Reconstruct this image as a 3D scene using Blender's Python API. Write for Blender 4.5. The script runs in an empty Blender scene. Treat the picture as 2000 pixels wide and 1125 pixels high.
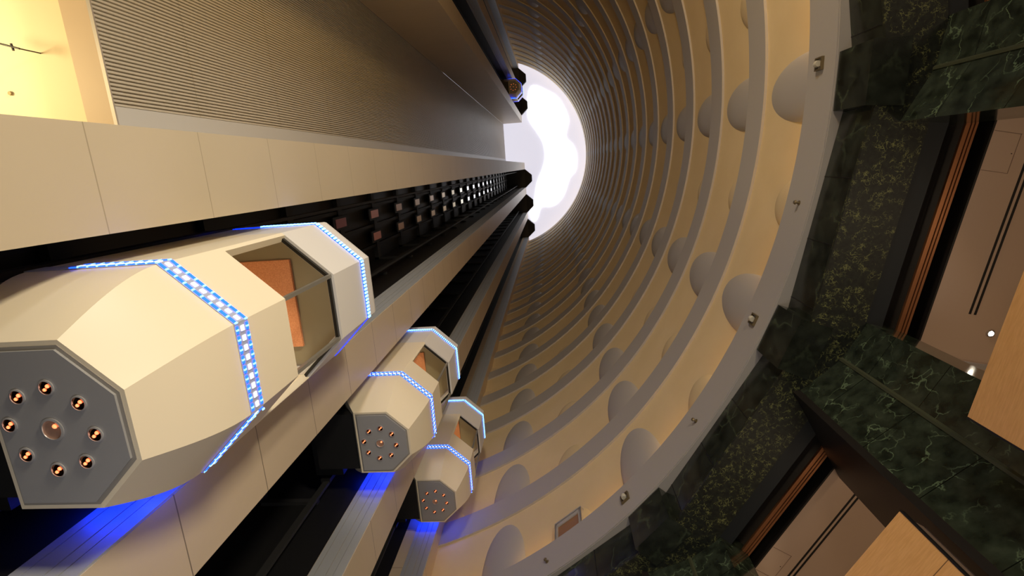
import bpy, math, random
from mathutils import Vector, Matrix
random.seed(7)
S = bpy.context.scene
C = S.collection
R_ = math.radians

# ------------------------------------------------------------------ camera
EYE = 1.5                                   # camera height above the lobby floor
F, VX, VY = 1014.45, 76.938, -239.947       # focal length in px, zenith offset from the centre
cz = Vector((VX, VY, F)).normalized()
cu = (Vector((1, 0, 0)) - cz[0] * cz).normalized()
cv = cz.cross(cu)
# camera axes (right, down, forward) in world space
right = Vector((cu[0], cv[0], cz[0])); down = Vector((cu[1], cv[1], cz[1])); fwd = Vector((cu[2], cv[2], cz[2]))
cam_d = bpy.data.cameras.new('camera'); cam = bpy.data.objects.new('camera', cam_d); C.objects.link(cam)
M = Matrix((right, -down, -fwd)).transposed().to_4x4(); M.translation = Vector((0, 0, EYE)); cam.matrix_world = M
cam_d.sensor_width = 36; cam_d.lens = F / 2000 * 36; cam_d.clip_start = .05; cam_d.clip_end = 400
S.camera = cam

# ------------------------------------------------------------------ world, exposure, main lights
w = bpy.data.worlds.new('world'); S.world = w; w.use_nodes = True
w.node_tree.nodes['Background'].inputs[0].default_value = (.02, .03, .05, 1)
w.node_tree.nodes['Background'].inputs[1].default_value = .3
S.view_settings.view_transform = 'Standard'; S.view_settings.look = 'None'
S.view_settings.gamma = 1; S.view_settings.use_curve_mapping = False
S.view_settings.exposure = 0.0

def lamp(kind, name, loc, energy, color, target=None, **kw):
    d = bpy.data.lights.new(name, kind); d.energy = energy; d.color = color
    for k, v in kw.items(): setattr(d, k, v)
    o = bpy.data.objects.new(name, d); C.objects.link(o); o.location = (loc[0], loc[1], loc[2] + EYE)
    if target:
        o.rotation_euler = (Vector((target[0], target[1], target[2] + EYE)) - o.location).to_track_quat('-Z', 'Y').to_euler()
    return o

WARM = (1, .76, .45); SOFT = (1, .86, .66); NEUT = (.93, .95, 1)
lamp('AREA', 'lobby_wash_light', (3.6, -7.0, 2.2), 430, (1, .86, .63), (-3.2, 1.2, 5.0), size=1.4, spread=R_(110))
lamp('AREA', 'floor_bounce_fill', (-.5, 4.0, -1.2), 70, NEUT, (-.5, 4.0, 20), size=3.0, spread=R_(150))  # added fill standing in for floor bounce, no fitting there
lamp('AREA', 'floor_bounce_fill', (0, -7.0, -1.2), 60, SOFT, (-2, -6.0, 20), size=3.0, spread=R_(150))  # second added fill for light rising off the floor
lamp('AREA', 'ring_fill', (-1.0, -11.2, 6.5), 260, NEUT, (0, 8, 17), size=2.0, spread=R_(120))  # unseen fill added to brighten the ring faces from across
lamp('AREA', 'atrium_warm_fill', (-.5, -8.8, 6.0), 470, (1, .62, .20), (-1.5, 3, 45), size=1.0, spread=R_(150))  # unseen warm fill added to turn the upper walls golden
lamp('AREA', 'mezzanine_light', (-10.5, -1.5, 5.2), 230, (1, .80, .42), (-9.0, -2.2, 8.6), size=1.2)

# ------------------------------------------------------------------ plan constants (heights are above the eye)
AX = Vector((-8.065, -1.074))               # axis of the round atrium
RAD = 12.8
H0, STEP, FH, TOP = 9.72, 2.998, .97, 76.57  # lowest ring, storey, ring height, atrium ceiling
PHI = R_(-4.0); ORG = Vector((-3.83, 0.0))
nb = Vector((math.cos(PHI), math.sin(PHI))); na = Vector((-nb.y, nb.x))
def core(b, a, h):                          # b = out of the elevator wall, a = along it
    p = ORG + nb * b + na * a
    return (p.x, p.y, h + EYE)
def pol(deg, r, h):
    return (AX.x + r * math.cos(R_(deg)), AX.y + r * math.sin(R_(deg)), h + EYE)

# ------------------------------------------------------------------ materials
MAT = {}
def mat(name, col, rough=.5, metal=0, emit=None, es=0, spec=.5):
    m = bpy.data.materials.new(name); m.use_nodes = True
    p = m.node_tree.nodes['Principled BSDF']
    p.inputs['Base Color'].default_value = (*col, 1); p.inputs['Roughness'].default_value = rough
    p.inputs['Metallic'].default_value = metal; p.inputs['Specular IOR Level'].default_value = spec
    if emit: p.inputs['Emission Color'].default_value = (*emit, 1); p.inputs['Emission Strength'].default_value = es
    MAT[name] = m; return m
def N(m, t, **kw):
    n = m.node_tree.nodes.new(t)
    for k, v in kw.items(): setattr(n, k, v)
    return n
def mottled(name, c1, c2, scale, rough=.5, stretch=(1, 1, 1), bump=0, metal=0, detail=4):
    m = mat(name, c1, rough, metal); T = m.node_tree; L = T.links; p = T.nodes['Principled BSDF']
    tc = N(m, 'ShaderNodeTexCoord'); mp = N(m, 'ShaderNodeMapping'); mp.inputs['Scale'].default_value = stretch
    no = N(m, 'ShaderNodeTexNoise'); no.inputs['Scale'].default_value = scale; no.inputs['Detail'].default_value = detail
    rp = N(m, 'ShaderNodeValToRGB'); rp.color_ramp.elements[0].color = (*c1, 1); rp.color_ramp.elements[1].color = (*c2, 1)
    rp.color_ramp.elements[0].position = .35; rp.color_ramp.elements[1].position = .65
    L.new(tc.outputs['Object'], mp.inputs[0]); L.new(mp.outputs[0], no.inputs['Vector'])
    L.new(no.outputs['Fac'], rp.inputs[0]); L.new(rp.outputs[0], p.inputs['Base Color'])
    if bump:
        b = N(m, 'ShaderNodeBump'); b.inputs['Strength'].default_value = bump; b.inputs['Distance'].default_value = .02
        L.new(no.outputs['Fac'], b.inputs['Height']); L.new(b.outputs[0], p.inputs['Normal'])
    return m
def seams(m, axis, pitch, phase, width, dark):
    """dark joints every `pitch` metres along world axis, multiplied into the base colour"""
    T = m.node_tree; L = T.links; p = T.nodes['Principled BSDF']
    tc = N(m, 'ShaderNodeNewGeometry'); sx = N(m, 'ShaderNodeSeparateXYZ'); L.new(tc.outputs['Position'], sx.inputs[0])
    a = N(m, 'ShaderNodeMath', operation='SUBTRACT'); a.inputs[1].default_value = phase; L.new(sx.outputs[axis], a.inputs[0])
    b = N(m, 'ShaderNodeMath', operation='PINGPONG'); b.inputs[1].default_value = pitch / 2; L.new(a.outputs[0], b.inputs[0])
    c = N(m, 'ShaderNodeMath', operation='LESS_THAN'); c.inputs[1].default_value = width / 2; L.new(b.outputs[0], c.inputs[0])
    mx = N(m, 'ShaderNodeMix', data_type='RGBA'); L.new(c.outputs[0], mx.inputs[0])
    src = p.inputs['Base Color']
    if src.is_linked: L.new(src.links[0].from_socket, mx.inputs[6])
    else: mx.inputs[6].default_value = src.default_value[:]
    mx.inputs[7].default_value = (*dark, 1)
    L.new(mx.outputs[2], src)
def marble(name, base, vein, vscale, rough, vw=.06, warp=1.2, seam=None):
    m = mat(name, base, rough); T = m.node_tree; L = T.links; p = T.nodes['Principled BSDF']
    tc = N(m, 'ShaderNodeTexCoord'); no = N(m, 'ShaderNodeTexNoise'); no.inputs['Scale'].default_value = vscale * .7; no.inputs['Detail'].default_value = 6
    mx = N(m, 'ShaderNodeMix', data_type='VECTOR'); mx.inputs[0].default_value = .45
    L.new(tc.outputs['Object'], no.inputs['Vector']); L.new(tc.outputs['Object'], mx.inputs[4]); L.new(no.outputs['Color'], mx.inputs[5])
    vo = N(m, 'ShaderNodeTexVoronoi', feature='DISTANCE_TO_EDGE'); vo.inputs['Scale'].default_value = vscale * warp
    L.new(mx.outputs[1], vo.inputs['Vector'])
    rp = N(m, 'ShaderNodeValToRGB'); rp.color_ramp.elements[0].color = (*vein, 1); rp.color_ramp.elements[1].color = (0, 0, 0, 1)
    rp.color_ramp.elements[1].position = vw; L.new(vo.outputs[0], rp.inputs[0])
    n2 = N(m, 'ShaderNodeTexNoise'); n2.inputs['Scale'].default_value = vscale * 1.6; n2.inputs['Detail'].default_value = 8
    L.new(tc.outputs['Object'], n2.inputs['Vector'])
    r2 = N(m, 'ShaderNodeValToRGB'); r2.color_ramp.elements[0].color = (*[c * .45 for c in base], 1); r2.color_ramp.elements[1].color = (*[c * 2.1 for c in base], 1)
    r2.color_ramp.elements[0].position = .3; r2.color_ramp.elements[1].position = .72; L.new(n2.outputs['Fac'], r2.inputs[0])
    n3 = N(m, 'ShaderNodeTexNoise'); n3.inputs['Scale'].default_value = vscale * .9; L.new(tc.outputs['Object'], n3.inputs['Vector'])
    r3 = N(m, 'ShaderNodeValToRGB'); r3.color_ramp.elements[0].position = .45; r3.color_ramp.elements[1].position = .62; L.new(n3.outputs['Fac'], r3.inputs[0])
    ml = N(m, 'ShaderNodeMix', data_type='RGBA', blend_type='MULTIPLY'); ml.inputs[0].default_value = 1
    L.new(rp.outputs[0], ml.inputs[6]); L.new(r3.outputs[0], ml.inputs[7])
    ad = N(m, 'ShaderNodeMix', data_type='RGBA', blend_type='ADD'); ad.inputs[0].default_value = 1
    L.new(r2.outputs[0], ad.inputs[6]); L.new(ml.outputs[2], ad.inputs[7]); L.new(ad.outputs[2], p.inputs['Base Color'])
    if seam: seams(m, 2, seam, .35, .012, (.004, .006, .004))
    return m

mottled('atrium_plaster', (.64, .505, .285), (.67, .535, .31), 1.2, .65)
mat('ring_plaster', (.40, .375, .345), .6)
m = mottled('core_panel', (.51, .43, .31), (.53, .45, .33), .6, .45); seams(m, 2, 1.43, 4.2 + EYE, .012, (.35, .29, .2))
m = mottled('pillar_panel', (.54, .44, .32), (.56, .46, .34), .6, .42); seams(m, 2, 1.43, 4.2 + EYE, .014, (.2, .16, .12))
m = mottled('ribbed_panel', (.54, .50, .43), (.56, .52, .45), .5, .42); seams(m, 2, 2.998, H0 + EYE, .02, (.42, .38, .3))
mat('smooth_panel', (.56, .56, .56), .4)
mat('jamb_metal', (.50, .53, .57), .38, .35)
mat('shaft_black', (.008, .008, .009), .5)
mat('shaft_steel', (.018, .018, .019), .6)
mat('cap_black', (.004, .004, .004), .7)
mat('car_shell', (.82, .73, .56), .35)
mat('car_plate', (.32, .32, .33), .42)
mat('car_groove', (.30, .28, .25), .5)
mat('car_crown', (.70, .68, .66), .35)
mat('car_frame', (.03, .028, .025), .3, .6)
mat('car_mullion', (.35, .34, .31), .3, .6)
mat('car_lining', (.34, .29, .18), .45)
mottled('car_copper', (.80, .30, .12), (.95, .42, .20), 60, .5)
mat('car_belt', (.40, .43, .52), .4)
mat('led_bead', (.3, .6, .9), .4, emit=(.12, .36, 1), es=5)
mat('led_side', (.01, .05, .5), .4, emit=(.0, .03, 1), es=9)
mat('led_blue', (.02, .1, .6), .4, emit=(.003, .03, 1), es=9)
mat('led_cyan', (.3, .6, .9), .4, emit=(.25, .6, 1), es=1.6)
mat('led_white', (.8, .8, .9), .4, emit=(.75, .82, 1), es=1.0)
mat('led_halo', (.01, .05, .5), .4, emit=(.0, .02, 1), es=3)
mat('lamp_ring', (.42, .42, .44), .3, .3)
mat('lamp_bowl', (.35, .16, .10), .12, 1)
mat('lamp_bulb', (1, .5, .3), .4, emit=(1, .22, .07), es=2.2)
mat('lamp_lens', (.60, .36, .26), .2, .4)
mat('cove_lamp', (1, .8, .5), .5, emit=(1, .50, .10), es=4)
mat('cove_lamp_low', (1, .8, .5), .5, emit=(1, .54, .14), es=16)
mat('sky_ceiling', (.7, .7, .75), .6, emit=(.78, .78, .92), es=.8)
mat('sky_panel', (.9, .9, .9), .6, emit=(.93, .95, 1), es=2.0)
marble('green_marble', (.020, .026, .016), (.12, .17, .09), 3.3, .12, vw=.028, seam=1.15)
marble('dark_marble', (.015, .018, .013), (.03, .04, .022), 2.0, .2, vw=.05, seam=None)
marble('leaf_reflection_marble', (.008, .010, .006), (.24, .25, .08), 9.0, .5, vw=.07)  # pale flecks paint reflected lobby plants into the stone colour
mat('marble_edge', (.06, .065, .035), .3)
mat('navy_panel', (.010, .014, .017), .55)
mat('recess_brown', (.012, .009, .007), .45)
mat('copper_rail', (.62, .27, .12), .3, .8)
mat('slot_black', (.006, .005, .005), .5)
mat('ceiling_beige', (.56, .40, .29), .5)
mat('ceiling_line', (.26, .17, .12), .5)
mat('silver_edge', (.55, .5, .46), .5, .5)
mat('fixture_bronze', (.22, .17, .09), .35, .6)
mat('fixture_glass', (.55, .52, .42), .2)
mat('chrome', (.7, .7, .7), .35, 1)
mat('brown_glass', (.30, .15, .07), .3)
mat('mezz_ceiling', (.85, .74, .52), .6)
mat('mezz_beam', (.66, .50, .34), .5)
mat('floor_stone', (.42, .38, .32), .25)
mat('lobby_brown', (.16, .11, .07), .4)
m = mottled('wood_panel', (.78, .40, .13), (.86, .47, .17), 6, .38, stretch=(1, 1, 9)); seams(m, 2, 1.62, 5.5 + EYE - .75, .01, (.2, .1, .04))

# ------------------------------------------------------------------ mesh building
class MB:
    def __init__(s): s.v = []; s.f = []
    def add(s, vs, fs):
        o = len(s.v); s.v += [tuple(x) for x in vs]; s.f += [tuple(i + o for i in f) for f in fs]; return s
    def prism(s, poly, z0, z1, fn=lambda x, y, z: (x, y, z), caps=(1, 1), poly2=None):
        p2 = poly2 or poly; n = len(poly)
        vs = [fn(x, y, z0) for x, y in poly] + [fn(x, y, z1) for x, y in p2]
        fs = [(i, (i + 1) % n, n + (i + 1) % n, n + i) for i in range(n)]
        if caps[0]: fs.append(tuple(reversed(range(n))))
        if caps[1]: fs.append(tuple(range(n, 2 * n)))
        return s.add(vs, fs)
    def box(s, x0, x1, y0, y1, z0, z1, fn=lambda x, y, z: (x, y, z)):
        return s.prism([(x0, y0), (x1, y0), (x1, y1), (x0, y1)], z0, z1, fn)
    def tube(s, p, q, r, n=10, r2=None):
        p = Vector(p); q = Vector(q); d = (q - p).normalized(); u = d.orthogonal().normalized(); v = d.cross(u); r2 = r if r2 is None else r2
        A = [p + (u * math.cos(t) + v * math.sin(t)) * r for t in [2 * math.pi * i / n for i in range(n)]]
        B = [q + (u * math.cos(t) + v * math.sin(t)) * r2 for t in [2 * math.pi * i / n for i in range(n)]]
        return s.add(A + B, [(i, (i + 1) % n, n + (i + 1) % n, n + i) for i in range(n)] + [tuple(reversed(range(n))), tuple(range(n, 2 * n))])
    def lathe(s, prof, n=20, c=(0, 0, 0)):
        vs = []; fs = []
        for r, z in prof:
            vs += [(c[0] + r * math.cos(2 * math.pi * i / n), c[1] + r * math.sin(2 * math.pi * i / n), c[2] + z) for i in range(n)]
        for k in range(len(prof) - 1):
            fs += [(k * n + i, k * n + (i + 1) % n, (k + 1) * n + (i + 1) % n, (k + 1) * n + i) for i in range(n)]
        return s.add(vs, fs)
    def build(s, name, m, parent=None, smooth=False, loc=None):
        me = bpy.data.meshes.new(name); me.from_pydata(s.v, [], s.f); me.materials.append(MAT[m])
        me.update()
        if smooth:
            for p in me.polygons: p.use_smooth = True
        import bmesh
        b = bmesh.new(); b.from_mesh(me); bmesh.ops.recalc_face_normals(b, faces=b.faces); b.to_mesh(me); b.free()
        if smooth == 'angle':
            me.set_sharp_from_angle(angle=R_(32))
        o = bpy.data.objects.new(name, me); C.objects.link(o)
        if loc: o.location = loc
        if parent: o.parent = parent
        return o
def thing(o, label, cat, group=None):
    o['label'] = label; o['category'] = cat; o['kind'] = 'thing'
    if group: o['group'] = group
    return o
def struct(o, label=None):
    o['kind'] = 'structure'
    if label: o['label'] = label
    return o
def empty(name, loc=(0, 0, 0), rz=0):
    o = bpy.data.objects.new(name, None); C.objects.link(o); o.location = loc; o.rotation_euler = (0, 0, rz); return o
def copy_tree(o, parent=None):
    c = o.copy(); C.objects.link(c)
    if parent: c.parent = parent
    for ch in list(o.children): copy_tree(ch, c)
    return c
def cbox(b0, b1, a0, a1, h0, h1, mb=None):
    mb = mb or MB(); return mb.box(b0, b1, a0, a1, h0, h1, core)
def arc_band(mb, d0, d1, prof, n, closed=True):
    """sweep a (radius, height) profile round the atrium axis"""
    m_ = len(prof); vs = []; fs = []
    for i in range(n + 1):
        dg = d0 + (d1 - d0) * i / n
        vs += [pol(dg, r, h) for r, h in prof]
    last = m_ if closed else m_ - 1
    for i in range(n):
        for j in range(last):
            k = (j + 1) % m_; fs.append((i * m_ + j, i * m_ + k, (i + 1) * m_ + k, (i + 1) * m_ + j))
    if closed: fs.append(tuple(range(m_))); fs.append(tuple(reversed(range(n * m_, (n + 1) * m_))))
    return mb.add(vs, fs)

# ================================================================== SETTING
struct(MB().lathe([(0, 0), (22, 0), (22, -.3), (0, -.3)], 64, (AX.x, AX.y, 0)).build('floor', 'floor_stone'), 'pale polished stone lobby floor')
struct(MB().lathe([(21.8, 0), (21.8, 9 + EYE), (22, 9 + EYE), (22, 0)], 64, (AX.x, AX.y, 0)).build('wall_lobby', 'lobby_brown'), 'brown outer wall of the lobby')

# atrium drum
A0, A1 = -76.5, 69.5
RW = RAD + .28
wprof = [(RW + .3, TOP), (RW + .3, H0)]
for k in range(22):
    hh = H0 + STEP * k
    wprof += [(RW, hh), (RW, hh + FH - .1), (RAD + .06, min(hh + STEP - .001, TOP))]
struct(arc_band(MB(), A0 - 3, A1 + 3, wprof, 150).build('wall_atrium', 'atrium_plaster', smooth='angle'),
       'curved cream atrium wall rising behind the white rings')
c = MB(); c.prism([(AX.x + 13.6 * math.cos(R_(t)), AX.y + 13.6 * math.sin(R_(t))) for t in range(0, 360, 4)], TOP + EYE, TOP + .2 + EYE)
struct(c.build('ceiling', 'sky_ceiling'), 'pale luminous ceiling far up at the top of the atrium')
# bright scalloped field of the ceiling
pts = [(1036, 166), (1052, 168), (1070, 178), (1086, 186), (1098, 202), (1106, 218), (1112, 236), (1106, 254), (1104, 270), (1118, 280), (1126, 298), (1127, 318), (1124, 336), (1112, 346), (1108, 362), (1100, 384), (1088, 398), (1074, 404), (1058, 402), (1053, 412), (1050, 428), (1042, 434), (1036, 424), (1034, 410), (1044, 392), (1046, 372), (1050, 352), (1060, 330), (1066, 306), (1062, 280), (1052, 262), (1040, 246), (1030, 230), (1030, 190)]
def at(px, py, h):
    d = right * (px - 1000) + down * (py - 562.5) + fwd * F
    return (d.x / d.z * h, d.y / d.z * h)
# smooth outline
def smooth_poly(P, it=2):
    for _ in range(it):
        Q = []
        for i, p in enumerate(P):
            q = P[(i + 1) % len(P)]
            Q += [(p[0] * .75 + q[0] * .25, p[1] * .75 + q[1] * .25), (p[0] * .25 + q[0] * .75, p[1] * .25 + q[1] * .75)]
        P = Q
    return P
sk = MB(); sk.prism([(x, y) for x, y in smooth_poly([at(*p, TOP - .1) for p in pts])], TOP - .12 + EYE, TOP - .02 + EYE)
thing(sk.build('luminous_panel', 'sky_panel'), 'blazing white scalloped light field on the atrium ceiling', 'ceiling light')

# rings, with the rounded wall bulges of every storey
NK = 22
NUM = ['lowest', 'second', 'third', 'fourth', 'fifth', 'sixth', 'seventh', 'eighth', 'ninth', 'tenth', 'eleventh', 'twelfth', 'thirteenth', 'fourteenth', 'fifteenth', 'sixteenth', 'seventeenth', 'eighteenth', 'nineteenth', 'twentieth', 'twenty-first', 'topmost']
def bulge(deg, h, w_, D, base, z0, hz, n=18, m_=10):
    """a half-round bulge of the wall with a domed head"""
    c0 = R_(deg); vs = []; fs = []
    def P(x, y, z):
        r = RW + .03 - y; t = x / RW
        return (AX.x + r * math.cos(c0 + t), AX.y + r * math.sin(c0 + t), z + h + EYE)
    rows = [(1, base), (1, z0)] + [(math.cos(e), z0 + hz * math.sin(e)) for e in [math.pi / 2 * i / m_ for i in range(1, m_ + 1)]]
    for k, z in rows:
        for i in range(n + 1):
            t = math.pi * i / n; vs.append(P(w_ * math.cos(t) * k, D * math.sin(t) ** .75 * k ** .7, z))
    for r in range(len(rows) - 1):
        for i in range(n):
            a = r * (n + 1) + i; fs.append((a, a + 1, a + n + 2, a + n + 1))
    return vs, fs
for k in range(NK):
    h = H0 + STEP * k
    if k < NK - 1 or True:
        rg = arc_band(MB(), A0, A1, [(RAD, h), (RAD, h + FH), (RAD + .03, h + FH), (RAD + .03, h + .12), (RW + .02, h + .12), (RW + .02, h + .02), (RAD + .07, h)], 140)
        ring = struct(rg.build('trim_%d' % (k + 1), 'ring_plaster', smooth='angle'), 'white curved balcony ring, %s of the stack' % NUM[k])
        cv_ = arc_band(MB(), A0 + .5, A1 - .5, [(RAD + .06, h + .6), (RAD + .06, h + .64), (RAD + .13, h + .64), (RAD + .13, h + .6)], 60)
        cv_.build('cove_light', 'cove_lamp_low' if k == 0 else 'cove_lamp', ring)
        for j in range(-3, 4):
            v, f = bulge(-1.8 + 19.7 * j, h, .68, .27, .13, 1.55, 1.95)
            MB().add(v, f).build('wall_bulge', 'ring_plaster', ring, smooth=True)
        if k < 15:
            for j in range(-4, 4):
                v, f = bulge(8.1 + 19.7 * j, h, .60, .22, .13, .9, 1.1)
                MB().add(v, f).build('low_bulge', 'atrium_plaster', ring, smooth=True)
# bottom soffit of the lowest ring
struct(arc_band(MB(), A0, A1, [(RAD + .02, H0 - .02), (RAD + .75, H0 - .02), (RAD + .75, H0 - .002), (RAD + .02, H0 - .002)], 120).build('trim_23', 'ring_plaster'), 'thin underside edge below the lowest white ring')

# ================================================================== ELEVATOR CORE
SH = [(.58, 3.13), (4.07, 6.70), (7.62, 10.28), (-9.38, -6.80), (-12.95, -10.30)]
BOT = -1.5
def wallbox(name, m, args, label):
    mb = MB()
    for a in args: cbox(*a, mb=mb)
    return struct(mb.build(name, m), label)
wallbox('wall_core_panelled', 'core_panel', [(-2.66, 0, -.35, .58, BOT, TOP)], 'cream panelled end wall between the ribbed recess and the first shaft')
wallbox('wall_core_left', 'core_panel', [(-2.66, 0, -6.80, -5.87, BOT, TOP)], 'cream panelled pier on the far side of the ribbed recess')
for i, (a0, a1) in enumerate([(3.13, 4.07), (6.70, 7.62), (-10.30, -9.38)]):
    wallbox('wall_pillar_%d' % (i + 1), 'pillar_panel', [(-.62, 0, a0, a1, BOT, TOP)],
            ['cream pillar right of the largest elevator car', 'cream pillar between the middle and the smallest elevator car', 'thin brown pillar between the two far upper shafts'][i])
wallbox('wall_core_end', 'pillar_panel', [(-.9, 0, 10.28, 12.3, BOT, TOP)], 'cream end of the elevator wall meeting the round atrium')
wallbox('wall_core_far', 'pillar_panel', [(-.9, 0, -15, -12.95, BOT, TOP)], 'far upper end of the elevator wall')
# shaft interiors
for i, (a0, a1) in enumerate(SH):
    back = -2.65
    o = wallbox('wall_shaft_%d' % (i + 1), 'shaft_black', [(back - .1, back, a0 - .05, a1 + .05, BOT, TOP - .15), (back, -.62 if i not in (0, 3) else -.02, a0 - .04, a0 - .005, BOT, TOP - .15), (back, -.62, a1 + .005, a1 + .04, BOT, TOP - .15), (back, -.005, a0 + .002, a1 - .002, TOP - .9, TOP - .14)],
            'black inside of the elevator shaft %s' % ['behind the largest car', 'behind the middle car', 'behind the smallest car', 'with the far high car', 'at the far upper edge'][i])
    # pale metal jamb on the far side, with vertical grooves
    for side in ((1,) if i < 3 else (-1, 1)):
        aa = a1 if side > 0 else a0
        mb = MB()
        for b0, b1 in ((-.60, -.50), (-.485, -.30), (-.285, -.17), (-.16, -.01)):
            lo, hi = (aa - .02, aa + .0) if side > 0 else (aa, aa + .02)
            cbox(b0, b1, lo, hi, BOT, TOP - .15, mb=mb)
        o2 = mb.build('jamb_lining', 'jamb_metal', o)
        o2['label'] = 'pale metal lining strips with grooves'
    # steel work in the shaft: guide rails and landing beams
    for a in (a0 + .32, a1 - .32):
        cbox(-1.25, -1.12, a - .03, a + .03, BOT, TOP - .15).build('guide_rail', 'shaft_steel', o)
    mb = MB()
    for k in range(-3, 22):
        h = 9 + 3.0 * k
        cbox(back + .001, back + .14, a0, a1, h, h + .28, mb=mb)
        cbox(back + .001, -1.3, a0 + .001, a0 + .08, h, h + .12, mb=mb); cbox(back + .001, -1.3, a1 - .08, a1 - .001, h, h + .12, mb=mb)
    for a in (a0 + .62, a0 + 1.32, a0 + 2.02): cbox(back + .001, back + .10, a - .05, a + .05, BOT, TOP - .15, mb=mb)
    mb.build('landing_beam', 'shaft_steel', o)
# little lit windows at the back of the first shaft
cols = {-1: (.16, .05, .03), 0: (.13, .06, .03), 1: (.16, .085, .04), 2: (.22, .13, .07), 3: (.36, .24, .13), 4: (.62, .50, .33), 5: (.85, .8, .68)}
wcount = 0
par = bpy.data.objects['wall_shaft_1']
for k in range(-2, 17):
    h = 21 + 3.0 * k
    col = cols.get(k, (.95, .97, 1) if k > 0 else (.08, .02, .015))
    if k > 11: col = (.10, .095, .09)
    m = mat('window_lit_%d' % (k + 2), (.02, .02, .02), .3, emit=col, es=.55 if k < 5 else 1.0)
    for a in (1.50, 2.27):
        fr = cbox(-2.50, -2.46, a - .2, a + .2, h - .55, h + .55).build('window_frame', 'shaft_steel', par)
        pn = cbox(-2.46, -2.452, a - .13, a + .13, h - .38, h + .38).build('window_pane', m.name, fr)
# ribbed recess
mb = MB(); n = 82; a_s, a_e = -5.87, -1.05; p = (a_e - a_s) / n
for i in range(n):
    a0 = a_s + p * i
    pr = [(a0, -2.70), (a0 + p * .12, -2.70), (a0 + p * .30, -2.655), (a0 + p * .85, -2.655), (a0 + p, -2.70)]
    for q in range(4):
        (x0, y0), (x1, y1) = pr[q], pr[q + 1]
        mb.add([core(y0, x0, 7.75), core(y1, x1, 7.75), core(y1, x1, TOP), core(y0, x0, TOP)], [(0, 1, 2, 3)])
rb = struct(mb.build('wall_recess', 'ribbed_panel'), 'grey brown wall of fine vertical ribs in the recess')
wallbox('wall_recess_strip', 'smooth_panel', [(-2.75, -2.655, -1.05, -.35, 7.75, TOP)], 'smooth blue grey strip beside the ribbed wall')
wallbox('trim_24', 'silver_edge', [(-2.70, -2.645, -5.87, -.35, 7.72, 7.75)], 'thin metal edge along the foot of the ribbed wall')
wallbox('wall_recess_beam', 'mezz_beam', [(-3.12, -2.70, -5.87, -.35, 7.72, 8.4)], 'tan beam underside below the ribbed wall')
wallbox('ceiling_mezzanine', 'mezz_ceiling', [(-12, -3.12, -7.5, 2, 8.4, 8.5)], 'glowing cream ceiling beyond the ribbed wall')
wallbox('wall_mezzanine', 'mezz_ceiling', [(-12.1, -12, -7.5, 2, 1, 8.4), (-12, -2.66, .6, .7, 1, 8.4), (-12, -2.66, -7.5, -7.4, 1, 8.4)], 'cream walls of the lit mezzanine lobby')
# sprinkler pipe and small sprinkler head
x, y = at(0, 86, 7.95); x2, y2 = at(38, 95, 7.95)
t = MB(); t.tube((x - .3, y - .08, 7.95 + EYE), (x2, y2, 7.95 + EYE), .014); 
xm, ym = at(24, 92, 7.95); t.tube((xm - .01, ym - .05, 7.95 + EYE), (xm + .01, ym + .05, 7.95 + EYE), .016); t.tube((xm, ym, 7.95 + EYE), (xm, ym, 8.4 + EYE), .010)
thing(t.build('sprinkler_pipe', 'recess_brown'), 'thin dark brown pipe with a cross fitting under the glowing cream ceiling', 'pipe')
x, y = at(18, 182, 8.36); t = MB(); t.lathe([(0, 0), (.03, 0), (.035, .02), (.02, .04), (0, .04)], 12, (x, y, 8.36 + EYE))
thing(t.build('fire_sprinkler', 'fixture_bronze'), 'tiny round fire sprinkler on the glowing cream ceiling', 'sprinkler')

# dark caps over the shafts
CAPL = ['nearest the ribbed recess on its lower side', 'middle one of the three below the recess', 'lowest of the three, touching the round wall', 'just above the ribbed recess', 'farthest up, above the small high car']
for i, (a0, a1) in enumerate(SH):
    ac = (a0 + a1) / 2; mb = MB()
    mb.prism([(.004, ac - 1.27), (.05, ac - 1.27), (.95, ac - .45), (.95, ac + .45), (.05, ac + 1.27), (.004, ac + 1.27)], TOP - .9, TOP - .13, core)
    mb.prism([(.004, ac - 1.1), (.05, ac - 1.1), (.8, ac - .38), (.8, ac + .38), (.05, ac + 1.1), (.004, ac + 1.1)], TOP - 1.0, TOP - .9, core)
    thing(mb.build('shaft_cap', 'cap_black'), 'black eight-sided cap at the shaft top, ' + CAPL[i], 'shaft cap', 'black caps at the tops of the elevator shafts')

# ================================================================== ELEVATOR CARS
def lerp(P, Q, t): return [(a[0] + (b[0] - a[0]) * t, a[1] + (b[1] - a[1]) * t) for a, b in zip(P, Q)]
BODY = [(-.85, -1.0), (.39, -1.0), (.98, -.43), (.98, .43), (.39, 1.0), (-.85, 1.0)]
FOOT = [(-.30, -.66), (.37, -.66), (.77, -.275), (.77, .275), (.37, .66), (-.30, .66)]
def inset(P, d):
    c = Vector((sum(p[0] for p in P) / len(P), sum(p[1] for p in P) / len(P))); out = []
    n = len(P)
    for i in range(n):
        a, b, e = Vector(P[i - 1]), Vector(P[i]), Vector(P[(i + 1) % n])
        n1 = Vector((-(b - a).y, (b - a).x)).normalized(); n2 = Vector((-(e - b).y, (e - b).x)).normalized()
        if n1.dot(c - b) < 0: n1 = -n1
        if n2.dot(c - b) < 0: n2 = -n2
        bis = (n1 + n2) / (1 + n1.dot(n2)); q = b + bis * d; out.append((q.x, q.y))
    return out
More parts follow.
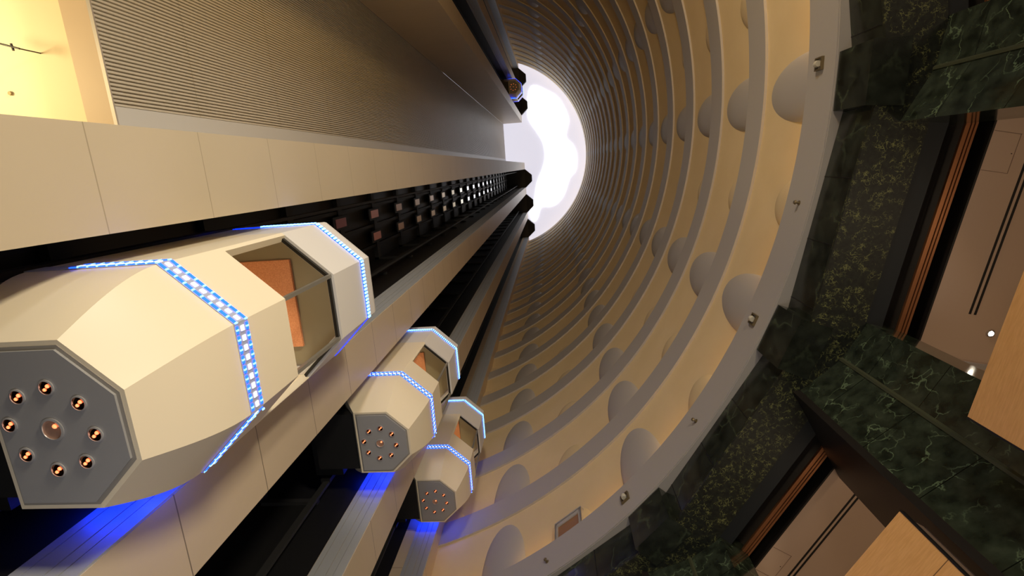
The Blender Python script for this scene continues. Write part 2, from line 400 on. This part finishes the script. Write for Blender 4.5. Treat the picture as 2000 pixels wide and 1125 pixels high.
def car():
    root = empty('elevator_car')
    # tapering lower shell, up to the window sill
    mb = MB(); secs = []
    for i in range(15):
        t = i / 14; secs.append((lerp(FOOT, BODY, math.sin(t * math.pi / 2)), t * 1.09))
    secs.append((BODY, 1.91)); secs.append((inset(BODY, .10), 1.91)); secs.append((inset(BODY, .10), 1.2))
    n = 6; vs = []; fs = []
    for P, z in secs: vs += [(x, y, z) for x, y in P]
    for k in range(len(secs) - 1): fs += [(k * n + i, k * n + (i + 1) % n, (k + 1) * n + (i + 1) % n, (k + 1) * n + i) for i in range(n)]
    fs.append(tuple(range((len(secs) - 1) * n, len(secs) * n)))
    fs.append(tuple(range(n)))
    mb.add(vs, fs).build('lower_shell', 'car_shell', root, smooth='angle')
    # rear and side walls beside the windows
    I = inset(BODY, .08)
    mb = MB()
    mb.prism([BODY[5], BODY[0], I[0], I[5]], 1.91, 3.15)
    for s in (0, 1):
        q0, q1, r0, r1 = (BODY[0], BODY[1], I[0], I[1]) if s == 0 else (BODY[5], BODY[4], I[5], I[4])
        mb.prism([q0, q1, r1, r0], 1.91, 3.15)
        # short return on the slanted face before the glass
        c0, c1 = (BODY[1], BODY[2]) if s == 0 else (BODY[4], BODY[3]); d0, d1 = (I[1], I[2]) if s == 0 else (I[4], I[3])
        e0 = (c0[0] + (c1[0] - c0[0]) * .06, c0[1] + (c1[1] - c0[1]) * .06); g0 = (d0[0] + (d1[0] - d0[0]) * .06, d0[1] + (d1[1] - d0[1]) * .06)
        mb.prism([c0, e0, g0, d0], 1.91, 3.15)
    mb.build('side_wall', 'car_shell', root)
    # crown above the windows
    mb = MB(); T = [(x * .985, y * .985) for x, y in BODY]
    vs = []; fs = []
    secs = [(inset(BODY, .10), 3.45), (inset(BODY, .10), 3.15), (BODY, 3.15), (BODY, 4.42), (T, 4.50), (inset(BODY, .25), 4.62)]
    for P, z in secs: vs += [(x, y, z) for x, y in P]
    for k in range(len(secs) - 1): fs += [(k * n + i, k * n + (i + 1) % n, (k + 1) * n + (i + 1) % n, (k + 1) * n + i) for i in range(n)]
    fs.append(tuple(range((len(secs) - 1) * n, len(secs) * n)))
    mb.add(vs, fs).build('crown', 'car_crown', root)
    ce = MB().prism(inset(BODY, .09), 3.47, 3.50).build('cabin_ceiling', 'car_lining', root); ce['label'] = 'olive brown cabin ceiling'
    MB().box(-.70, .27, -.61, .61, 3.43, 3.47).build('ceiling_panel', 'car_copper', ce)['label'] = 'glowing orange copper ceiling panel'
    # glazing: three panes with dark frame and mullions
    G = inset(BODY, .035)
    fr = MB(); I2 = inset(BODY, .075)
    for z0, z1 in ((1.91, 1.95), (3.10, 3.15)):
        for i in (1, 2, 3):
            fr.prism([BODY[i] if 0 else G[i], G[i + 1], I2[i + 1], I2[i]], z0, z1)
    fr.build('window_frame', 'car_frame', root)
    for i in (2, 3):
        x, y = G[i]; MB().box(x - .03, x + .012, y - .022, y + .022, 1.93, 3.14).build('mullion', 'car_mullion', root)
    # LED belts
    def belt_path(P): return [(-.45, P[0][1]), P[1], P[2], P[3], P[4], (-.45, P[5][1])]
    def dashes(zc, hgt, ln, gap, off, out=.012, segs=5):
        mb = MB(); P = belt_path(inset(BODY, -.006))
        for i in range(segs):
            a, b = Vector(P[i]), Vector(P[i + 1]); d = (b - a); L = d.length; d.normalize(); nn = Vector((d.y, -d.x))
            k = int((L + gap) / (ln + gap)); st = (L - (k * (ln + gap) - gap)) / 2
            for q in range(k):
                s0 = a + d * (st + q * (ln + gap) + off); s1 = s0 + d * ln
                e0, e1 = s0 + nn * out, s1 + nn * out
                mb.prism([tuple(s0), tuple(s1), tuple(e1), tuple(e0)], zc - hgt / 2, zc + hgt / 2)
        return mb
    bd = MB().prism(inset(BODY, -.006), 1.00, 1.20).build('lower_light_belt', 'car_belt', root)
    bd['label'] = 'broad light belt of blue and white dashes'
    dashes(1.025, .030, .070, .022, 0, .008).build('blue_dashes', 'led_blue', bd)
    dashes(1.175, .030, .070, .022, 0, .008).build('blue_dashes', 'led_blue', bd)
    d1 = MB(); mbx = dashes(1.025, .032, .016, .076, .046, .011); d1.add(mbx.v, mbx.f); mbx = dashes(1.175, .032, .016, .076, .046, .011); d1.add(mbx.v, mbx.f)
    d1.build('cyan_dots', 'led_cyan', bd)
    dashes(1.10, .045, .050, .042, 0, .010).build('white_dashes', 'led_white', bd)
    b2 = MB().prism(inset(BODY, -.006), 4.09, 4.19).build('upper_light_belt', 'led_halo', root)
    b2['label'] = 'narrow bright blue light belt'
    dashes(4.14, .085, .028, .024, 0, .016, 3).build('bright_beads', 'led_bead', b2)
    MB().box(-.80, .25, 1.004, 1.014, .80, 1.0).build('side_light', 'led_side', root)
    # underside: rim, groove, plate with nine downlights
    MB().prism(inset(FOOT, .035), -.004, .03, caps=(1, 1)).build('groove', 'car_groove', root)
    pl = MB().prism(inset(FOOT, .065), -.022, .02).build('base_plate', 'car_plate', root)
    pl['label'] = 'grey underside plate carrying nine downlights'
    cx = .17
    ring = [(cx + .325 * math.cos(R_(t)), .325 * math.sin(R_(t))) for t in [8 + 45 * q for q in range(8)]]
    def dl(x, y, r, big=False):
        z = -.022
        o = MB().lathe([(r, .0), (r * 1.22, -.001), (r * 1.24, -.010), (r * 1.02, -.013), (r, -.008)], 24, (x, y, z)).build('downlight', 'lamp_ring', pl, smooth='angle')
        MB().lathe([(r * 1.02, -.009), (r * .98, -.0055), (r * .7, -.0035), (.0005, -.0030)], 24, (x, y, z)).build('reflector', 'lamp_lens' if big else 'lamp_bowl', o, smooth=True)
        if not big:
            b = MB(); b.lathe([(.0004, -.013), (r * .26, -.0105), (r * .30, -.004)], 12, (x + r * .26, y - r * .22, z)); b.lathe([(.0004, -.0125), (r * .22, -.010), (r * .26, -.004)], 12, (x - r * .32, y + r * .32, z))
            b.build('bulb', 'lamp_bulb', o, smooth=True)
        else:
            b = MB(); b.lathe([(.0004, -.0125), (r * .2, -.011), (r * .24, -.004)], 12, (x + r * .35, y - r * .35, z)); b.build('bulb', 'lamp_bulb', o, smooth=True)
    for x, y in ring: dl(x, y, .049)
    dl(cx, 0, .073, True)
    # dark carriage behind the cabin
    mb = MB(); mb.box(-1.45, -.86, -.92, .92, .35, 4.3); mb.box(-1.2, -.32, -.60, .60, .06, .30); mb.box(-1.3, -1.1, -1.0, -.92, .2, 4.2); mb.box(-1.3, -1.1, .92, 1.0, .2, 4.2)
    mb.build('carriage_frame', 'shaft_black', root)
    for s in (-.35, 0, .35): MB().tube((-1.15, s, 4.3), (-1.15, s, 4.9), .02).build('hoist_rope', 'shaft_steel', root)
    return root
base = car()
spots = [(0.0, 1.86, 3.16, 'largest elevator car, cream and eight-sided, at the lower left with blue light belts'),
         (0.0, 5.38, 9.10, 'middle-sized elevator car between the two cream pillars, right of the largest car'),
         (0.02, 8.98, 12.30, 'smallest of the three elevator cars in the lower group, against the round wall'),
         (0.05, -8.08, 58.5, 'tiny distant elevator car high up beside the black caps, its lamps glowing orange')]
for i, (b, a, h, lab) in enumerate(spots):
    o = base if i == 0 else copy_tree(base)
    o.location = core(b, a, h); o.rotation_euler = (0, 0, PHI)
    thing(o, lab, 'elevator car', 'eight-sided elevator cars on the core wall')
    if i < 3:
        q = core(b - .35, a, h + 2.1); lamp('POINT', 'cabin_light', (q[0], q[1], q[2] - EYE), 9, (1, .80, .52), shadow_soft_size=.15)
# hoisting ropes above the near cars are part of the shafts
# ================================================================== LOBBY
CA = [-41.2, -21.5, -1.8, 17.9, 37.6, 57.3]
LOB = 8.85
SC = LOB / 8.3
def rr(x): return 8.15 + (x - 8.15) * SC if x > 13.36 else x
K0 = [(x * SC, y * SC) for x, y in [(5.02, 2.43), (4.71, 3.05), (4.14, 3.60)]]
def rot(p, deg):
    v = Vector((p[0] - AX.x, p[1] - AX.y)); c_, s_ = math.cos(R_(deg)), math.sin(R_(deg))
    return (AX.x + v.x * c_ - v.y * s_, AX.y + v.x * s_ + v.y * c_)
CLAB = {-41.2: 'two bays above the lamp', -21.5: 'at the top right corner above the first beige ceiling', -1.8: 'at upper right, above the ceiling with the hatch',
        17.9: 'brightly veined, between the two wood panels', 37.6: 'at the bottom edge, left of the lower beige ceiling', 57.3: 'at the bottom edge under the curved ring'}
for deg in CA[1:]:
    d = deg - 17.9
    a, b_, c_ = [rot(p, d) for p in K0]
    out = Vector(pol(deg, 14.35, 0)[:2])
    def push(p, k):
        v = Vector((p[0] - AX.x, p[1] - AX.y)).normalized() * k; return (p[0] + v.x, p[1] + v.y)
    root = empty('marble_column', (b_[0], b_[1], 0)); inv = lambda x, y, z, b_=b_: (x - b_[0], y - b_[1], z)
    MB().prism([a, b_, c_, push(c_, 1.0), push(a, .7)], 0, LOB + EYE + .3, inv).build('column_shaft', 'green_marble', root)
    if deg > 0:
        sd = [rot((x * SC, y * SC), d) for x, y in ((5.0, 4.93), (5.0, 5.2), (4.02, 3.62))]
        MB().prism([c_, sd[0], sd[1], sd[2]], 0, LOB + EYE - .02, inv).build('side_panel', 'recess_brown', root)
    # raised edge strip along the front corner
    e = Vector(b_) - Vector((AX.x, AX.y)); e.normalize(); tt = Vector((-e.y, e.x)); bb = Vector(b_)
    q = [bb - e * .01 - tt * .045 + e * .012, bb - e * .028 - tt * .02, bb - e * .028 + tt * .02, bb + tt * .03 + e * .03]
    MB().prism([tuple(x) for x in q], 0, LOB + EYE, inv).build('corner_trim', 'marble_edge', root)
    # raised block where the column meets the ring
    P = [pol(deg - 2.1 + .5, 12.84, 0)[:2], pol(deg + 2.1 + .5, 12.84, 0)[:2], pol(deg + 2.1 + .5, 13.4, 0)[:2], pol(deg - 2.1 + .5, 13.4, 0)[:2]]
    MB().prism(P, LOB + EYE - .1, H0 + EYE - .03, inv).build('head_block', 'dark_marble', root)
    thing(root, 'dark green veined marble column ' + CLAB[deg], 'column', 'green marble columns round the lobby'); root['kind'] = 'structure'
for i in range(1, len(CA) - 1):
    d0, d1 = CA[i], CA[i + 1]; mid = (d0 + d1) / 2
    sec = 1 / math.cos(R_(9.85))
    def quad(r0, r1, z0, z1, da=0, db=0, mb=None, mid=mid):
        """straight bar across the bay between normal distances r0 and r1"""
        r0, r1 = rr(r0), rr(r1); mb = mb or MB(); n_ = Vector((math.cos(R_(mid)), math.sin(R_(mid)))); t_ = Vector((-n_.y, n_.x)); P = []
        for r, s in ((r0, -1), (r0, 1), (r1, 1), (r1, -1)):
            half = r * math.tan(R_(9.85)) - (da if s < 0 else db); q = AX + n_ * r + t_ * (s * half); P.append((q.x, q.y))
        return mb.prism(P, z0 + EYE, z1 + EYE)
    def box(r0, r1, s0, s1, z0, z1, mb=None, mid=mid):
        mb = mb or MB(); n_ = Vector((math.cos(R_(mid)), math.sin(R_(mid)))); t_ = Vector((-n_.y, n_.x))
        if z0 > 6: r0, r1, s0, s1 = rr(r0), rr(r1), s0 * SC, s1 * SC
        P = [tuple(AX + n_ * r + t_ * s) for r, s in ((r0, s0), (r0, s1), (r1, s1), (r1, s0))]
        return mb.prism(P, z0 + EYE, z1 + EYE)
    WH = ['outside the upper edge', 'at the upper right corner', 'beside the ring on the right', 'beside the ring at the lower right', 'beside the ring at the bottom edge'][i]
    struct(quad(12.90, 13.30, LOB, H0 - .03).build('wall_lintel_%d' % (i + 1), 'dark_marble'), 'dark green marble band ' + WH)
    jt = MB()
    for s_ in (-1.65, -.55, .55, 1.65): jt = box(12.893, 12.9, s_ / SC, s_ / SC + .012, LOB, H0 - .03, jt)
    jt.build('stone_joint', 'slot_black', bpy.data.objects['wall_lintel_%d' % (i + 1)])
    struct(quad(12.90, 13.42, LOB - .06, LOB).build('ceiling_soffit_%d' % (i + 1), 'leaf_reflection_marble'), 'dark soffit with painted leafy reflections ' + WH)
    struct(quad(13.42, 13.70, LOB - .03, LOB + .05).build('trim_%d' % (30 + i), 'navy_panel'), 'narrow blue black ceiling strip ' + WH)
    mb = MB(); quad(13.70, 14.36, LOB + .35, LOB + .42, mb=mb); quad(14.33, 14.36, LOB, LOB + .4, mb=mb); quad(13.68, 13.70, LOB, LOB + .4, mb=mb)
    rc = struct(mb.build('trim_%d' % (40 + i), 'recess_brown'), 'dark brown ceiling recess with copper rails ' + WH)
    for r0, r1 in ((13.97, 14.03), (14.05, 14.08), (14.10, 14.135)):
        quad(r0, r1, LOB + .02, LOB + .07, .75, .55).build('copper_rail', 'copper_rail', rc)
    panel = quad(14.36, 19.5, LOB, LOB + .08).build('ceiling_%d' % (i + 1), 'ceiling_beige')
    thing(panel, ['beige lobby ceiling outside the upper edge', 'beige lobby ceiling in the bay cut by the upper right corner', 'beige lobby ceiling with two black slots and a square hatch, right edge', 'beige lobby ceiling at the bottom, slots running down left of the wood panel', 'beige lobby ceiling hidden at the bottom edge'][i], 'ceiling', 'beige lobby ceilings between the marble columns'); panel['kind'] = 'structure'
    for r in (14.92, 15.00):
        box(r, r + .035, -3.4 if i != 3 else -.62, 1.26 if i != 3 else 4, LOB - .006, LOB + .01).build('air_slot', 'slot_black', panel)
    if i in (1, 2, 3, 4):
        s0, s1 = (-1.44, -.88) if i != 3 else (1.35, 1.9)
        mb = MB()
        box(14.37, 14.75, s0, s0 + .008, LOB - .004, LOB, mb); box(14.37, 14.75, s1, s1 + .008, LOB - .004, LOB, mb); box(14.742, 14.75, s0, s1, LOB - .004, LOB, mb)
        hh = mb.build('access_hatch', 'ceiling_line', panel)
        box(14.70, 14.712, (s0 + s1) / 2, (s0 + s1) / 2 + .012, LOB - .008, LOB).build('hatch_latch', 'slot_black', hh)
    # silver edge trim at the column side
    box(14.3, 15.8, 2.02, 2.10, LOB - .05, LOB).build('edge_trim', 'silver_edge', panel)
    # wood wall standing behind the ring line
    lab = ['outside the upper edge', 'at the upper right, mostly out of view', 'on the right edge beside the bright lamp', 'at the bottom, its pointed top beside the lower ceiling', 'hidden below the bottom edge'][i]
    s0, s1 = (-1.28, 1.92)
    q = pol(mid, 16.2, 5.0)
    lamp('POINT', 'bay_fill', (q[0], q[1], 3.2), 125 if i >= 2 else 75, (1, .76, .52), shadow_soft_size=.5)  # fill added in mid-air to light the beige bay ceiling
    if i not in (2, 3): continue
    wp = empty('wood_wall_panel', pol(mid, 13.1, -EYE)); 
    iv = wp.location
    def loc_build(mb, name, m_, par, iv=iv):
        mb.v = [(x - iv[0], y - iv[1], z - iv[2]) for x, y, z in mb.v]; return mb.build(name, m_, par)
    loc_build(box(13.0, 13.03, s0, s1, -EYE, 5.5), 'wood_face', 'wood_panel', wp)
    loc_build(box(13.03, 13.35, s0 + .02, s1 - .0, -EYE, 5.47), 'panel_back', 'ceiling_line', wp)
    loc_build(box(12.995, 13.06, s1 - .0, s1 + .02, -EYE, 5.5), 'edge_strip', 'slot_black', wp)
    loc_build(box(12.995, 13.06, s0 - .02, s0, -EYE, 5.5), 'edge_strip', 'slot_black', wp)
    loc_build(box(13.06, 13.32, s1 + .0, s1 + .03, -EYE, 5.35), 'side_cover', 'car_mullion', wp)
    thing(wp, 'tall light oak wood wall panel ' + lab, 'wall panel', 'wood wall panels of the lobby')
# bright downlight in the right-hand beige ceiling
x, y = at(1936, 652, LOB - .03)
t = empty('ceiling_spotlight', (x, y, LOB + EYE - .03))
MB().lathe([(.05, .03), (.062, .028), (.062, .0), (.045, 0)], 20).build('lamp_housing', 'chrome', t)
mat('spot_emit', (1, 1, 1), .5, emit=(1, .9, .7), es=25)
MB().lathe([(.0004, -.004), (.03, 0), (.045, .012)], 16).build('lamp_lens', 'spot_emit', t)
thing(t, 'small dazzling round spotlight at the upper corner of the right wood panel', 'spotlight')
# fixtures on the lowest ring
for i, (dg, lab) in enumerate([(-3.0, 'topmost of the three'), (18.5, 'middle one of the three'), (39.9, 'lowest of the three')]):
    r = RAD - .002; z = H0 + .50
    o = empty('ring_spotlight', pol(dg, r, z), R_(dg + 180))
    mb = MB(); mb.box(0, .05, -.11, .11, -.12, -.09); mb.box(0, .05, -.11, .11, .09, .12); mb.box(0, .05, -.11, -.085, -.09, .09); mb.box(0, .05, .085, .11, -.09, .09)
    mb.build('bracket', 'fixture_bronze', o)
    l = MB(); l.lathe([(.0005, .0), (.05, .0), (.062, .06), (.05, .10), (.0005, .10)], 16, (.06, 0, -.05)); l.build('lamp_head', 'fixture_glass', o, smooth='angle')
    MB().box(.0, .06, -.02, .02, -.03, .03).build('knuckle', 'fixture_bronze', o)
    thing(o, 'small bronze spotlight on the lowest white ring, ' + lab, 'spotlight', 'bronze spotlights on the lowest ring')
for i, (dg, lab) in enumerate([(7.9, 'between the upper and middle spotlight'), (29.3, 'between the middle and lower spotlight'), (50.6, 'below the lowest spotlight')]):
    o = MB(); o.tube((0, 0, 0), (.09, 0, 0), .022, 12); o.tube((.07, 0, 0), (.10, 0, 0), .042, 12, .03); o.tube((.0, 0, 0), (.012, 0, 0), .045, 12)
    o = o.build('sprinkler', 'fixture_bronze'); o.location = pol(dg, RAD - .002, H0 + .42); o.rotation_euler = (0, 0, R_(dg + 180))
    thing(o, 'tiny sprinkler head on the lowest ring ' + lab, 'sprinkler', 'sprinkler heads on the lowest ring')
# window box over the low bulge near the bottom
ctr = 47.9; z0 = H0 + FH
o = empty('window_box', pol(ctr, RW, z0 - .2), R_(ctr + 180))
mb = MB(); W = .42; D_ = .24
mb.box(0, D_, -W, -W + .05, 0, .80); mb.box(0, D_, W - .05, W, 0, .80); mb.box(0, D_, -W, W, .76, .84); mb.box(0, D_, -W, W, 0, .04)
mb.box(D_ - .03, D_, -W, -W + .09, 0, .80); mb.box(D_ - .03, D_, W - .09, W, 0, .80); mb.box(D_ - .03, D_, -W, W, .66, .80)
mb.build('box_frame', 'ring_plaster', o)
MB().box(D_ - .05, D_ - .035, -W + .08, W - .08, .02, .70).build('brown_pane', 'brown_glass', o)
thing(o, 'white boxed window with brown pane standing on the lowest ring near the bottom', 'window')
